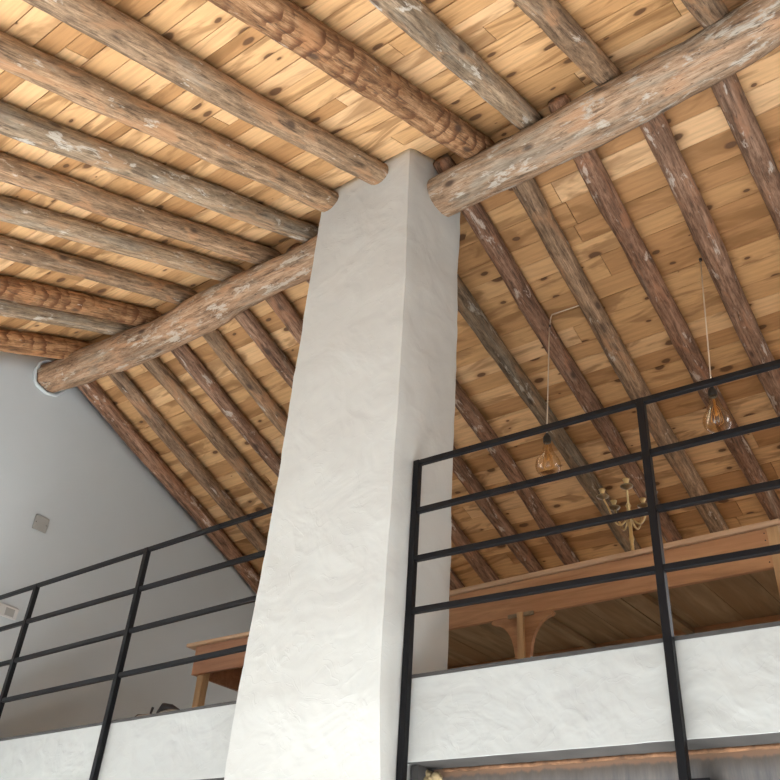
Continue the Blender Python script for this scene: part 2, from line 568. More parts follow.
# ------------------------------------------------------------------ floor, walls
FL = H + 0.966               # loft floor level
FB = H + 0.652               # underside of the fascia
def y_edge(x):               # the left half of the loft edge drifts back a little
    return 2.755 if x > -2.93 else 2.755 + 0.032 * (-2.93 - x)

bm = bmesh.new()
box(bm, XW - 0.2, XE + 0.2, YF - 0.25, YB, -0.15, 0.0)
tag(link('floor', bm, FLOORM), 'pale stone ground floor of the hall', 'floor', None, 'structure')

def build_gable():
    bm = bmesh.new()
    def xw(y, z):
        return -5.785
    ys = [YF + (YB - YF) * i / 80 for i in range(81)] + [RY]
    ys = sorted(ys)
    cols = []
    for y in ys:
        zt = min(z_front(y), z_back(XW, y)) + 0.02
        n = 24
        cols.append([bm.verts.new((xw(y, zt * i / n), y, zt * i / n)) for i in range(n + 1)] +
                    [bm.verts.new((XW - 0.3, y, zt)), bm.verts.new((XW - 0.3, y, 0))])
    for a, b in zip(cols, cols[1:]):
        k = len(a)
        for i in range(k):
            j = (i + 1) % k
            bm.faces.new((a[i], a[j], b[j], b[i]))
    bm.faces.new(cols[0]); bm.faces.new(cols[-1][::-1])
    o = link('wall_left', bm, WALL, smooth=True)
    tag(o, 'smooth grey-white gable end wall under the roof', 'wall', None, 'structure')
build_gable()

bm = bmesh.new()
box(bm, XW, XE + 0.2, YB, YB + 0.25, 0, H + 1.15)
box(bm, XW, XE + 0.2, YB, YB + 0.25, H + 2.2, H + 2.56)
for a, b in ((XW, -4.6), (-3.0, -2.2), (-0.6, 0.2), (1.8, XE + 0.2)):  # gaps between these piers are added to let sky light into the loft
    box(bm, a, b, YB, YB + 0.25, H + 1.15, H + 2.2)
tag(link('wall_back', bm, WALL), 'low back wall of the loft under the eaves with three openings added for light', 'wall', None, 'structure')

def build_wall_right():
    bm = bmesh.new()
    x0, x1 = XE, XE + 0.2
    def pane(y0, y1, za, zb):
        vs_ = [bm.verts.new((x, y, z)) for x in (x0, x1) for y, z in ((y0, za(y0)), (y1, za(y1)), (y1, zb(y1)), (y0, zb(y0)))]
        for q in ((0, 1, 2, 3), (7, 6, 5, 4), (0, 4, 5, 1), (1, 5, 6, 2), (2, 6, 7, 3), (3, 7, 4, 0)):
            bm.faces.new([vs_[i] for i in q])
    top = lambda y: min(z_front(y), z_back(XE, y)) + 0.02
    c0 = lambda y: 0.0
    # two tall window openings
    pane(YF, -1.8, c0, top); pane(0.6, 1.4, c0, top); pane(3.6, 4.0, c0, top); pane(6.0, YB, c0, top)
    pane(4.0, 6.0, c0, lambda y: 2.9); pane(4.0, 6.0, lambda y: 4.3, top)
    pane(1.4, RY, lambda y: 3.3, top); pane(RY, 3.6, lambda y: 3.3, top); pane(-1.8, 0.6, lambda y: 2.9, top)
    pane(1.4, 3.6, c0, lambda y: 0.9); pane(-1.8, 0.6, c0, lambda y: 0.9)
    tag(link('wall_right', bm, mat_plaster('grey_stone_coloured_plaster', (0.30, 0.29, 0.28), 0.4)), 'right end wall with two window openings', 'wall', None, 'structure')
build_wall_right()

# front wall: piers and lintel with three wide window openings behind the viewer
bm = bmesh.new()
zt = z_front(YF)
for a, b in ((XW, -5.0), (-2.2, -1.8), (1.2, 1.6), (3.2, XE + 0.2)):
    box(bm, a, b, YF - 0.25, YF, 0, zt)
box(bm, XW, XE + 0.2, YF - 0.25, YF, zt - 0.12, zt)
box(bm, XW, XE + 0.2, YF - 0.25, YF, 0, 1.15)
tag(link('wall_front', bm, PLASTER), 'front wall with three tall window openings', 'wall', None, 'structure')

# ------------------------------------------------------------------ pillar
def lerp_tab(tab, v):
    if v <= tab[0][0]:
        return tab[0][1]
    for (a, fa), (b, fb) in zip(tab, tab[1:]):
        if v <= b:
            return fa + (fb - fa) * (v - a) / (b - a)
    return tab[-1][1]

def build_pillar():
    bm = bmesh.new()
    xl = [(0.2, -2.825), (0.9, -2.81), (1.8, -2.775), (3.6, -2.757), (4.0, -2.75)]
    xr = [(0.2, -2.04), (2.2, -2.04), (3.0, -2.052), (3.95, -2.088)]
    yr = [(0.2, 2.655), (0.57, 2.645), (0.84, 2.606), (1.1, 2.592), (4.0, 2.592)]
    N = 15
    rows = 110
    rings = []
    for k in range(rows + 1):
        t = k / rows
        zz = t * 5.53 - H
        def corner(i):
            return {0: (lerp_tab(xl, zz), 2.60), 1: (lerp_tab(xr, zz), lerp_tab(yr, zz)), 2: (-2.04, 3.066), 3: (-2.79, 3.066)}[i]
        ring = []
        for s in range(4):
            a, b = Vector(corner(s)), Vector(corner((s + 1) % 4))
            for q in range(N):
                u = q / N
                # keep the arrises slightly rounded
                p = a.lerp(b, u)
                ring.append(p)
        cen = sum(ring, Vector((0, 0))) / len(ring)
        vs_ = []
        for i, p in enumerate(ring):
            if i % N == 0:
                p = p + (cen - p).normalized() * 0.008
            zt_ = min(z_front(p.y), z_back(p.x, p.y)) + 0.01
            z = (t * (zt_))
            q = Vector((p.x * 3.0, p.y * 3.0, z * 3.0))
            d = noise.noise(q) * 0.007 + noise.noise(q * 3.3) * 0.004 + noise.noise(q * 8) * 0.0015
            n = (p - cen).normalized()
            vs_.append(bm.verts.new((p.x + n.x * d, p.y + n.y * d, z)))
        rings.append(vs_)
    M = len(rings[0])
    for a, b in zip(rings, rings[1:]):
        for i in range(M):
            j = (i + 1) % M
            bm.faces.new((a[i], a[j], b[j], b[i]))
    bm.faces.new(rings[0][::-1]); bm.faces.new(rings[-1])
    o = link('pillar', bm, PLASTER, smooth=True)
    me = o.data
    # crisp arrises
    vv = me.vertices
    me.update()
    for e in me.edges:
        a, b = e.vertices
        ra, ia = divmod(a, M); rb, ib = divmod(b, M)
        if ia == ib and ia % N == 0:
            e.use_edge_sharp = True
    tag(o, 'tall square white plastered pillar standing at the loft edge and carrying the ridge beam', 'pillar')
build_pillar()

# ------------------------------------------------------------------ logs
def log(name, p0, p1, r0, r1, mat, tint, seed, bend=0.012, lump=0.10, n=16, path=None, rads=None, step=0.045):
    """trunk between two points, local x axis along the trunk"""
    p0, p1 = Vector(p0), Vector(p1)
    d = (p1 - p0)
    L = d.length
    d.normalize()
    s = Vector((0, 0, 1)).cross(d).normalized()
    u = d.cross(s)
    mw = Matrix(((d.x, s.x, u.x, p0.x), (d.y, s.y, u.y, p0.y), (d.z, s.z, u.z, p0.z), (0, 0, 0, 1)))
    inv = mw.inverted()
    rnd = random.Random(seed)
    so = Vector((rnd.random() * 50, rnd.random() * 50, rnd.random() * 50))
    bm = bmesh.new()
    k = int(L / step)
    rings = []
    for i in range(k + 1):
        t = i / k
        x = L * t
        if path:
            # path: list of (t, local y, local z, r)
            for a, b in zip(path, path[1:]):
                if t <= b[0] or b is path[-1]:
                    f = min(1, max(0, (t - a[0]) / (b[0] - a[0])))
                    f = f * f * (3 - 2 * f)
                    cy, cz, r = (a[q] + (b[q] - a[q]) * f for q in (1, 2, 3))
                    break
        else:
            cy = noise.noise(so + Vector((x * 0.7, 0, 0))) * bend * 2
            cz = noise.noise(so + Vector((x * 0.7, 9, 0))) * bend * 0.8
            r = r0 + (r1 - r0) * t
        endk = min(1.0, min(i, k - i) / 1.5)
        rr = r * (1 + 0.6 * lump * noise.noise(so + Vector((x * 2.3, 0, 5)))) * (0.86 + 0.14 * endk)
        ring = []
        for j in range(n):
            a = 2 * math.pi * j / n
            q = so + Vector((x * 3.2, math.cos(a) * 1.2, math.sin(a) * 1.2))
            q2 = so + Vector((x * 9, math.cos(a) * 2.6, math.sin(a) * 2.6))
            rad = rr * (1 + lump * noise.noise(q) + lump * 0.4 * noise.noise(q2))
            ring.append(bm.verts.new((x, cy + math.cos(a) * rad, cz + math.sin(a) * rad)))
        rings.append(ring)
    for a, b in zip(rings, rings[1:]):
        for j in range(n):
            jj = (j + 1) % n
            bm.faces.new((a[j], a[jj], b[jj], b[j]))
    bm.faces.new(rings[0][::-1]); bm.faces.new(rings[-1])
    o = link(name, bm, mat, smooth=True)
    o.matrix_world = mw
    o.color = (*tint, 1)
    return o

# ridge beams, traced as (x, y, z from the eye, radius)
def beam(pts, mat, tint, seed, label):
    a, b = pts[0], pts[-1]
    p0, p1 = Vector((a[0], a[1], a[2] + H)), Vector((b[0], b[1], b[2] + H))
    d = (p1 - p0); L = d.length; d.normalize()
    s = Vector((0, 0, 1)).cross(d).normalized(); u = d.cross(s)
    path = []
    for x, y, z, r in pts:
        v = Vector((x, y, z + H)) - p0
        path.append((v.dot(d) / L, v.dot(s), v.dot(u), r))
    o = log('ridge_beam', p0, p1, 0, 0, mat, tint, seed, path=path, lump=0.075, n=22, step=0.05)
    return tag(o, label, 'beam', 'ridge beams')
beam([(-2.20, 2.862, 3.745, 0.122), (-1.85, 2.864, 3.746, 0.126), (-1.528, 2.864, 3.746, 0.129), (-1.126, 2.857, 3.752, 0.137), (-0.85, 2.851, 3.757, 0.134),
      (-0.585, 2.841, 3.764, 0.127), (-0.35, 2.826, 3.775, 0.134), (-0.126, 2.806, 3.79, 0.128), (0.5, 2.81, 3.785, 0.135), (3.7, 2.85, 3.75, 0.14)],
     BEAM, (0.86, 0.85, 0.82), 3, 'thick hewn ridge beam right of the white pillar, whitewash stains along its underside')
beam([(-5.95, 2.80, 3.795, 0.120), (-5.393, 2.835, 3.769, 0.133), (-4.918, 2.859, 3.751, 0.136), (-4.474, 2.880, 3.735, 0.130), (-4.028, 2.866, 3.746, 0.136),
      (-3.617, 2.853, 3.755, 0.118), (-3.248, 2.858, 3.751, 0.110), (-2.65, 2.856, 3.753, 0.112)],
     BEAM, (0.84, 0.77, 0.70), 11, 'crooked hewn ridge beam left of the white pillar, its far end set in the gable wall')

# near slope rafters: (x1, y1, x2, y2, y end, radius, material, tint, label)
NEAR = [
 (0.36, 2.0, 0.38, 2.766, 2.93, 0.068, LOG, (0.95, 0.92, 0.88), 'brown near-slope rafter log beyond the right edge of the view, far from the pillar'),
 (-0.01, 2.0, 0.0, 2.766, 2.93, 0.066, LOGG, (0.95, 0.92, 0.88), 'grey near-slope rafter log just outside the upper right corner of the view'),
 (-0.421, 2.56, -0.401, 2.766, 2.93, 0.070, LOG, (0.92, 0.88, 0.86), 'rightmost near-slope rafter log, a short stub above the right beam at the top edge'),
 (-0.984, 2.018, -0.948, 2.785, 2.93, 0.066, LOG, (0.95, 0.9, 0.86), 'brown near-slope rafter log with white flecks, second from the right, meeting the right beam'),
 (-1.375, 1.598, -1.431, 2.823, 2.90, 0.068, LOGG, (1.0, 0.98, 0.95), 'near-slope rafter log with a pale grey stripe along its lower side, third from the right'),
 (-1.808, 1.256, -1.759, 2.855, 2.91, 0.086, LOGR, (0.95, 0.88, 0.82), 'thickest near-slope rafter log, reddish with dark crescent marks, ending right of the pillar top'),
 (-2.286, 0.68, -2.309, 2.599, 2.72, 0.072, LOG, (1.0, 0.96, 0.92), 'near-slope rafter log dying into the notch in the middle of the pillar top'),
 (-2.674, 0.644, -2.69, 2.627, 2.72, 0.071, LOG, (1.04, 0.97, 0.9), 'near-slope rafter log dying into the upper left corner of the white pillar'),
 (-3.103, 0.881, -3.05, 2.851, 2.93, 0.068, LOGG, (0.97, 0.95, 0.92), 'grey weathered near-slope rafter log next left of the pillar, passing over the left beam'),
 (-3.454, 1.076, -3.448, 2.863, 2.94, 0.069, LOG, (1.08, 1.0, 0.93), 'brown near-slope rafter log, second left of the pillar, resting on the left beam'),
 (-3.856, 1.299, -3.775, 2.794, 2.92, 0.066, LOGG, (1.03, 0.97, 0.9), 'near-slope rafter log with flaked pale spots, third left of the pillar'),
 (-4.184, 1.481, -4.236, 2.856, 2.92, 0.064, LOG, (1.05, 0.98, 0.92), 'dull brown near-slope rafter log, fourth counted from the gable wall'),
 (-4.666, 1.748, -4.672, 2.852, 2.92, 0.074, LOGR, (1.1, 1.0, 0.9), 'orange-brown barky near-slope rafter log, third counted from the gable wall'),
 (-5.018, 1.943, -4.953, 2.76, 2.90, 0.060, LOGG, (1.02, 0.98, 0.93), 'thin crooked grey near-slope rafter log, second counted from the gable wall'),
 (-5.488, 2.204, -5.435, 2.746, 2.90, 0.084, LOGR, (1.08, 0.95, 0.82), 'reddish near-slope rafter log lying right against the top of the gable wall'),
]
for i, (xa, ya, xb, yb, ye, r, mt, tint, lab) in enumerate(NEAR):
    def X(y):
        yy = max(y, ya - 0.6)
        return xa + (xb - xa) * (yy - ya) / (yb - ya)
    dz = r * 1.1 / math.cos(math.atan(0.4377))
    p0 = (X(YF + 0.1), YF + 0.1, z_front(YF + 0.1) - dz)
    ymid = min(ya, 1.5)
    p1 = (X(ye), ye, z_front(ye) - dz)
    # straight run fixed by the two measured points
    sx = (xb - xa) / (yb - ya) * 0.6
    p0 = (xb - sx * (yb - p0[1]), p0[1], p0[2]) if abs(sx) < 0.06 else p0
    o = log('rafter', p0, p1, r * 1.06, r, mt, tint, 98 + i, 0.010, 0.10)
    tag(o, lab, 'rafter', 'near slope rafter logs')

# far slope rafters: (x, tail drift, radius, material, tint, label)
FAR = [
 (0.36, 0.0, 0.062, LOGD, (0.98, 0.9, 0.86), 'dark far-slope rafter log beyond the right edge of the view, far from the pillar'),
 (-0.04, 0.0, 0.062, LOGD, (0.95, 0.88, 0.84), 'dark far-slope rafter log just outside the right edge of the view'),
 (-0.460, 0.0, 0.062, LOGD, (0.95, 0.9, 0.88), 'far-slope rafter log at the right edge, crossing the corner below the right beam'),
 (-0.862, -0.02, 0.064, LOGD, (1.0, 0.93, 0.9), 'far-slope rafter log with white lime flecks, second from the right edge'),
 (-1.255, -0.01, 0.062, LOGD, (0.98, 0.86, 0.8), 'smooth reddish-brown far-slope rafter log, third from the right edge'),
 (-1.655, -0.02, 0.064, LOG, (0.98, 0.92, 0.88), 'pale-flaked far-slope rafter log under the right beam, fourth from the right edge'),
 (-2.02, 0.005, 0.060, LOGD, (0.92, 0.82, 0.78), 'dark brown far-slope rafter log starting where the right beam meets the pillar'),
 (-2.41, 0.05, 0.062, LOGG, (0.74, 0.71, 0.66), 'grey far-slope rafter log emerging from behind the right side of the pillar'),
 (-2.85, -0.03, 0.060, LOGD, (0.9, 0.8, 0.74), 'brown far-slope rafter log, second to emerge below the grey one behind the pillar'),
 (-3.225, 0.01, 0.060, LOGD, (0.9, 0.8, 0.74), 'brown far-slope rafter log, third to emerge behind the right side of the pillar'),
 (-3.61, -0.03, 0.060, LOGD, (0.96, 0.86, 0.8), 'far-slope rafter log passing behind the pillar, seen just left of it under the beam'),
 (-3.93, -0.03, 0.060, LOGD, (0.98, 0.9, 0.86), 'far-slope rafter log under the left beam, second left of the pillar'),
 (-4.30, 0.02, 0.058, LOG, (0.98, 0.9, 0.84), 'crooked pale-spotted far-slope rafter log under the left beam, third left of the pillar'),
 (-4.645, 0.05, 0.060, LOGD, (0.98, 0.9, 0.86), 'far-slope rafter log under the left beam, fourth counted from the gable wall'),
 (-4.95, 0.03, 0.060, LOG, (1.0, 0.92, 0.86), 'weathered far-slope rafter log under the left beam, third counted from the gable wall'),
 (-5.335, -0.01, 0.060, LOG, (0.98, 0.9, 0.86), 'blotchy far-slope rafter log under the left beam, second counted from the gable wall'),
 (-5.69, -0.04, 0.066, LOGD, (1.12, 1.0, 0.94), 'far-slope rafter log running down along the gable wall'),
]
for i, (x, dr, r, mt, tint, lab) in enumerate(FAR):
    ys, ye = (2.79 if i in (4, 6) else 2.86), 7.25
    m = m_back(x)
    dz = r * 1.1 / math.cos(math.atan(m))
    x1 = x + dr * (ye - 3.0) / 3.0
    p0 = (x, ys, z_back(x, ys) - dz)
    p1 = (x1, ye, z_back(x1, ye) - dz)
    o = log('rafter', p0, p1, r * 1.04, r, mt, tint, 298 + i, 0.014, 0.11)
    tag(o, lab, 'rafter', 'far slope rafter logs')

# ------------------------------------------------------------------ loft: slab, fascias, steel
def prism_x(bm, xs, yf0, yf1, z0, z1):
    """strip following the loft edge; yf0 / yf1 give near and far y"""
    rows = []
    for x in xs:
        rows.append([bm.verts.new((x, yf0(x), z0)), bm.verts.new((x, yf0(x), z1)), bm.verts.new((x, yf1(x), z1)), bm.verts.new((x, yf1(x), z0))])
    for a, b in zip(rows, rows[1:]):
        for i in range(4):
            j = (i + 1) % 4
            bm.faces.new((a[i], a[j], b[j], b[i]))
    bm.faces.new(rows[0]); bm.faces.new(rows[-1][::-1])

def xs_(a, b, n):
    return [a + (b - a) * i / n for i in range(n + 1)]

bm = bmesh.new()
box(bm, XW, XE, 3.07, YB, FB + 0.02, FL)
prism_x(bm, xs_(-5.77, -2.80, 8), lambda x: y_edge(x) + 0.05, lambda x: 3.07, FB + 0.02, FL - 0.001)
prism_x(bm, xs_(-2.035, XE, 8), lambda x: 2.805, lambda x: 3.07, FB + 0.02, FL - 0.001)
tag(link('floor_loft', bm, LOFTM), 'board floor of the loft', 'floor', None, 'structure')

def fascia(x0, x1, label, name):
    bm = bmesh.new()
    n = int((x1 - x0) / 0.05)
    cols = []
    for x in xs_(x0, x1, n):
        col = []
        nz = 8
        for k in range(nz + 1):
            z = FB + (FL - 0.010 - FB) * k / nz
            d = noise.noise(Vector((x * 4, 3, z * 4))) * 0.003 + noise.noise(Vector((x * 13, 1, z * 13))) * 0.0012
            wz = abs(noise.noise(Vector((x * 7, 8, 0)))) * 0.004 if k == 0 else 0
            col.append(bm.verts.new((x, y_edge(x) + d, z + wz)))
        col += [bm.verts.new((x, y_edge(x) + 0.05, FL - 0.010)), bm.verts.new((x, y_edge(x) + 0.05, FB))]
        cols.append(col)
    k = len(cols[0])
    for a, b in zip(cols, cols[1:]):
        for i in range(k):
            j = (i + 1) % k
            bm.faces.new((a[i], b[i], b[j], a[j]))
    bm.faces.new(cols[0]); bm.faces.new(cols[-1][::-1])
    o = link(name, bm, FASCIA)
    tag(o, label, 'fascia', None, 'structure')
    bm = bmesh.new()
    prism_x(bm, xs_(x0, x1, 10), lambda x: y_edge(x) - 0.004, lambda x: y_edge(x) + 0.06, FL - 0.010, FL + 0.004)
    tag(link('trim_' + name.split('_')[-1], bm, DARKSTEEL), 'thin dark strip on top of the fascia', 'trim', None, 'structure')
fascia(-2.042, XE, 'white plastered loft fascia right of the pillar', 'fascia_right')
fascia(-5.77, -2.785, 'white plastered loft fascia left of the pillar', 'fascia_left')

# steel girder carrying the loft on the right
gird = thing('steel_girder', (0.8, 2.90, FB), 'grey mill-scale steel girder with a rusty weld seam under the right fascia', 'girder')
bm = bmesh.new()
box(bm, -2.80, 2.8, 0.0, 0.014, -0.42, 0.0)
link('web', bm, STEEL, gird)
bm = bmesh.new()
box(bm, -2.825, 2.8, -0.137, 0.15, -0.0005, 0.014)
link('top_plate', bm, DARKSTEEL, gird)
bm = bmesh.new()
xsn = xs_(-2.74, 2.8, 260)
tube(bm, [(x, -0.004 + 0.003 * noise.noise(Vector((x * 20, 0, 0))), -0.006 + 0.003 * noise.noise(Vector((x * 17, 4, 0)))) for x in xsn],
     [0.008 + 0.003 * noise.noise(Vector((x * 30, 7, 0))) for x in xsn], 8)
tag(link('weld_seam', bm, RUST, gird, True), 'rusty orange weld seam')
bm = bmesh.new()
box(bm, -2.825, -2.79, -0.10, 0.02, -0.42, -0.002)
link('end_plate', bm, DARKSTEEL, gird)

bm = bmesh.new()
rf = random.Random(4)
for k in range(9):
    sphere_pts(bm, (rf.uniform(-0.03, 0.035), rf.uniform(-0.012, 0.012), rf.uniform(-0.03, 0.012)), rf.uniform(0.010, 0.020))
o = link('foam_lump', bm, FOAM, None, True, (-1.975, 2.862, FB - 0.03))
tag(o, 'yellowish lump of builder foam at the corner of girder and pillar', 'foam')

# soffit under the left part
bm = bmesh.new()
prism_x(bm, xs_(-5.77, -2.80, 6), lambda x: y_edge(x) + 0.002, lambda x: 3.07, FB - 0.012, FB + 0.02)
tag(link('trim_soffit', bm, DARKSTEEL), 'plain soffit under the left loft edge', 'trim', None, 'structure')

# ------------------------------------------------------------------ railings
def railing(name, posts, rails, x0, x1, loc, label, proud):
    root = thing(name, loc, label, 'railing', 'loft railings')
    L = Vector(loc)
    for px, ztop, zbot, tilt in posts:
        bm = bmesh.new()
        y = y_edge(px) - proud
        box(bm, px - 0.015 - L.x, px + 0.015 - L.x, y - 0.015 - L.y, y + 0.015 - L.y, H + zbot - L.z, H + ztop - L.z, 0.0025)
        link('post', bm, BLACK, root)
    for zl, zr in rails:
        bm = bmesh.new()
        bar(bm, Vector((x0, y_edge(x0) - proud, H + zl)) - L, Vector((x1, y_edge(x1) - proud, H + zr)) - L, 0.024, 0.003)
        link('rail', bm, BLACK, root)
    return root
P = 0.018
rr = railing('loft_railing', [(-2.020, 1.918, 0.30, 0), (-0.972, 1.893, 0.18, 0), (0.10, 1.87, 0.18, 0)],
             [(1.906, 1.838), (1.668, 1.620), (1.445, 1.383), (1.220, 1.163)], -2.02, 0.98, (-2.02, 2.737, FL),
             'black square-bar steel railing along the loft edge right of the pillar', P)
lr = railing('loft_railing', [(-3.903, 1.905, 0.30, 0), (-5.013, 1.898, 0.30, 0)],
             [(1.897, 1.896), (1.661, 1.662), (1.415, 1.436), (1.180, 1.202)], -5.76, -2.775, (-3.90, 2.768, FL),
             'black square-bar steel railing along the loft edge left of the pillar', P)
# fixing lug welded to the girder
bm = bmesh.new()
box(bm, 1.035, 1.115, 0.018, 0.17, -0.455 + 0.0, -0.445)
bmesh.ops.translate(bm, verts=bm.verts, vec=(0, 0, 0.02))
link('fixing_lug', bm, BLACK, rr)

# ------------------------------------------------------------------ tables
def plank_set(bm, x0, x1, y0, y1, z0, z1, w):
    x = x0
    while x < x1 - 0.01:
        xe = min(x + w * random.uniform(0.85, 1.2), x1)
        if x1 - xe < 0.06:
            xe = x1
        dz = random.uniform(0, 0.003)
        box(bm, x + 0.002, xe - 0.002, y0, y1, z0 + dz, z1)
        x = xe

TH = 0.808
def long_table():
    ang = math.atan2(3.745 - 3.800, 1.70)
    root = thing('long_table', (-2.10, 3.785, FL), 'long reddish pine table right of the pillar, arched brackets under its apron', 'table', None, ang)
    W0, W1, D = -1.24, 1.315, 1.08
    bm = bmesh.new()
    box(bm, W0 - 0.012, W1 + 0.012, 0.0, D, TH - 0.028, TH, 0.007)
    link('tabletop', bm, TOPW, root)
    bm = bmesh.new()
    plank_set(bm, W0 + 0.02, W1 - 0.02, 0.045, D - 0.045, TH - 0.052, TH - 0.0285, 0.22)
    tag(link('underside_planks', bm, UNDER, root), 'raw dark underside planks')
    bm = bmesh.new(); box(bm, W0 + 0.01, W1 - 0.052, 0.018, 0.042, TH - 0.212, TH - 0.0285, 0.002)
    fa = link('apron', bm, APRON, root)
    for k in range(5):
        bm = bmesh.new()
        sphere_pts(bm, (W1 - 0.066, 0.0175, TH - 0.05 - 0.034 * k), 0.0032, n=8)
        tag(link('nail', bm, STRAP, fa), 'dark nail head')
    bm = bmesh.new(); box(bm, W0 + 0.01, W1 - 0.05, D - 0.042, D - 0.018, TH - 0.19, TH - 0.0285, 0.002)
    link('apron', bm, APRON, root)
    for xx in (W0 + 0.012, W1 - 0.036):
        bm = bmesh.new(); box(bm, xx, xx + 0.024, 0.09, D - 0.09, TH - 0.212, TH - 0.0285, 0.002)
        link('apron', bm, APRON, root)
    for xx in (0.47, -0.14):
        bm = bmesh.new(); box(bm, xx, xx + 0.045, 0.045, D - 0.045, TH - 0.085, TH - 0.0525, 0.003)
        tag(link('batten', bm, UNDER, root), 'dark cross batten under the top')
    for xx in (W0 + 0.005, W1 - 0.053):
        for yy in (0.014, D - 0.07):
            bm = bmesh.new()
            x0, x1, y0, y1 = xx, xx + 0.052, yy, yy + 0.06
            box(bm, x0, x1, y0, y1, 0, TH - 0.0285, 0.003)
            tag(link('leg', bm, PALELEG, root), 'pale pine corner leg')
    # middle leg with curved brackets
    bm = bmesh.new(); box(bm, -0.018, 0.018, 0.000, 0.055, 0, TH - 0.20, 0.002)
    ml = link('leg', bm, PALELEG, root)
    bm = bmesh.new(); box(bm, 0.019, 0.042, 0.03, 0.10, 0, TH - 0.42, 0.002)
    link('leg_backing', bm, PLATEW, ml)
    for s in (-1, 1):
        bm = bmesh.new()
        prof = []
        R = 0.155
        zt_ = TH - 0.212
        prof.append((0.018, zt_))
        prof.append((0.018 + R, zt_)); prof.append((0.018 + R + 0.012, zt_ - 0.012)); prof.append((0.018 + R - 0.004, zt_ - 0.026))
        for k in range(1, 12):
            a = k / 12 * math.pi / 2
            prof.append((0.018 + 0.028 + (R - 0.03) * (1 - math.sin(a)), zt_ - 0.026 - (R + 0.03) * (1 - math.cos(a))))
        prof.append((0.018 + 0.022, zt_ - 0.215)); prof.append((0.018, zt_ - 0.235))
        f0 = [bm.verts.new((s * x, 0.022, z)) for x, z in prof]
        f1 = [bm.verts.new((s * x, 0.046, z)) for x, z in prof]
        bm.faces.new(f0); bm.faces.new(f1[::-1])
        for i in range(len(prof)):
            j = (i + 1) % len(prof)
            bm.faces.new((f0[i], f1[i], f1[j], f0[j]))
        tag(link('bracket', bm, APRON, root), 'curved red-brown corner bracket')
    bm = bmesh.new(); box(bm, -0.075, 0.075, 0.006, 0.0175, TH - 0.222, TH - 0.202, 0.002)
    tag(link('cleat', bm, UNDER, root), 'small dark cleat over the middle leg')
long_table()

def small_table():
    root = thing('side_table', (-4.05, 3.80, FL), 'reddish wooden table with pale legs left of the pillar, in front of the gable wall', 'table')
    W0, W1, D = -0.555, 0.53, 0.80
    bm = bmesh.new(); box(bm, W0 - 0.075, W1 + 0.07, 0, D, TH - 0.026, TH, 0.008)
    link('tabletop', bm, TOPW, root)
    bm = bmesh.new(); box(bm, W0, W1, 0.03, 0.054, TH - 0.213, TH - 0.0265, 0.002)
    link('apron', bm, LAPPLE, root)
    bm = bmesh.new(); box(bm, W0, W1, D - 0.054, D - 0.03, TH - 0.213, TH - 0.0265, 0.002)
    link('apron', bm, LAPPLE, root)
    for xx in (W0 + 0.002, W1 - 0.026):
        bm = bmesh.new(); box(bm, xx, xx + 0.024, 0.0545, D - 0.0545, TH - 0.213, TH - 0.0265, 0.002)
        link('apron', bm, LAPPLE, root)
    bm = bmesh.new()
    plank_set(bm, W0 + 0.03, W1 - 0.03, 0.056, D - 0.056, TH - 0.05, TH - 0.0265, 0.2)
    tag(link('underside_planks', bm, UNDER, root), 'dark underside planks')
    for xx in (W0 + 0.028, W1 - 0.088):
        for yy in (0.056, D - 0.118):
            bm = bmesh.new()
            vs0 = [bm.verts.new((xx + a, yy + b, TH - 0.052)) for a, b in ((0, 0), (0.062, 0), (0.062, 0.062), (0, 0.062))]
            vs1 = [bm.verts.new((xx + 0.006 + a, yy + 0.006 + b, 0)) for a, b in ((0, 0), (0.05, 0), (0.05, 0.05), (0, 0.05))]
            bm.faces.new(vs0); bm.faces.new(vs1[::-1])
            for i in range(4):
                j = (i + 1) % 4
                bm.faces.new((vs0[i], vs1[i], vs1[j], vs0[j]))
            bmesh.ops.bevel(bm, geom=list(bm.edges), offset=0.003, segments=1, affect='EDGES')
            tag(link('leg', bm, PALELEG, root), 'pale pine leg')
small_table()

# ------------------------------------------------------------------ bundle on the floor by the left table
def bundle():
    root = thing('cloth_bundle', (-3.86, 2.98, FL), 'low pale cloth bundle with dark straps lying at the loft edge beside the left table', 'bundle')
    bm = bmesh.new()
    for k in range(5):
        sphere_pts(bm, (-0.16 + 0.09 * k, 0.02 * (k % 2), 0.035), 0.07, 1.3, 1.2, 0.45 + 0.05 * k, 14)
    link('bundle', bm, CLOTH, root, True)
    bm = bmesh.new()
    tube(bm, [(0.075, 0.0, 0.075), (0.12, -0.005, 0.102), (0.17, 0.0, 0.095), (0.25, 0.01, 0.065)], [0.012, 0.022, 0.018, 0.008], 8)
    link('strap', bm, STRAP, root, True)
    bm = bmesh.new()
    tube(bm, [(0.012, 0, 0.06), (0.016, 0, 0.085), (0.024, 0, 0.112)], [0.005, 0.006, 0.007], 8)
    link('strap', bm, STRAP, root, True)
    bm = bmesh.new()
    tube(bm, [(-0.105, 0, 0.05), (-0.105, 0, 0.074), (-0.09, 0, 0.08), (-0.045, 0, 0.076)], [0.005, 0.006, 0.006, 0.006], 8)
    link('strap', bm, STRAP, root, True)
bundle()

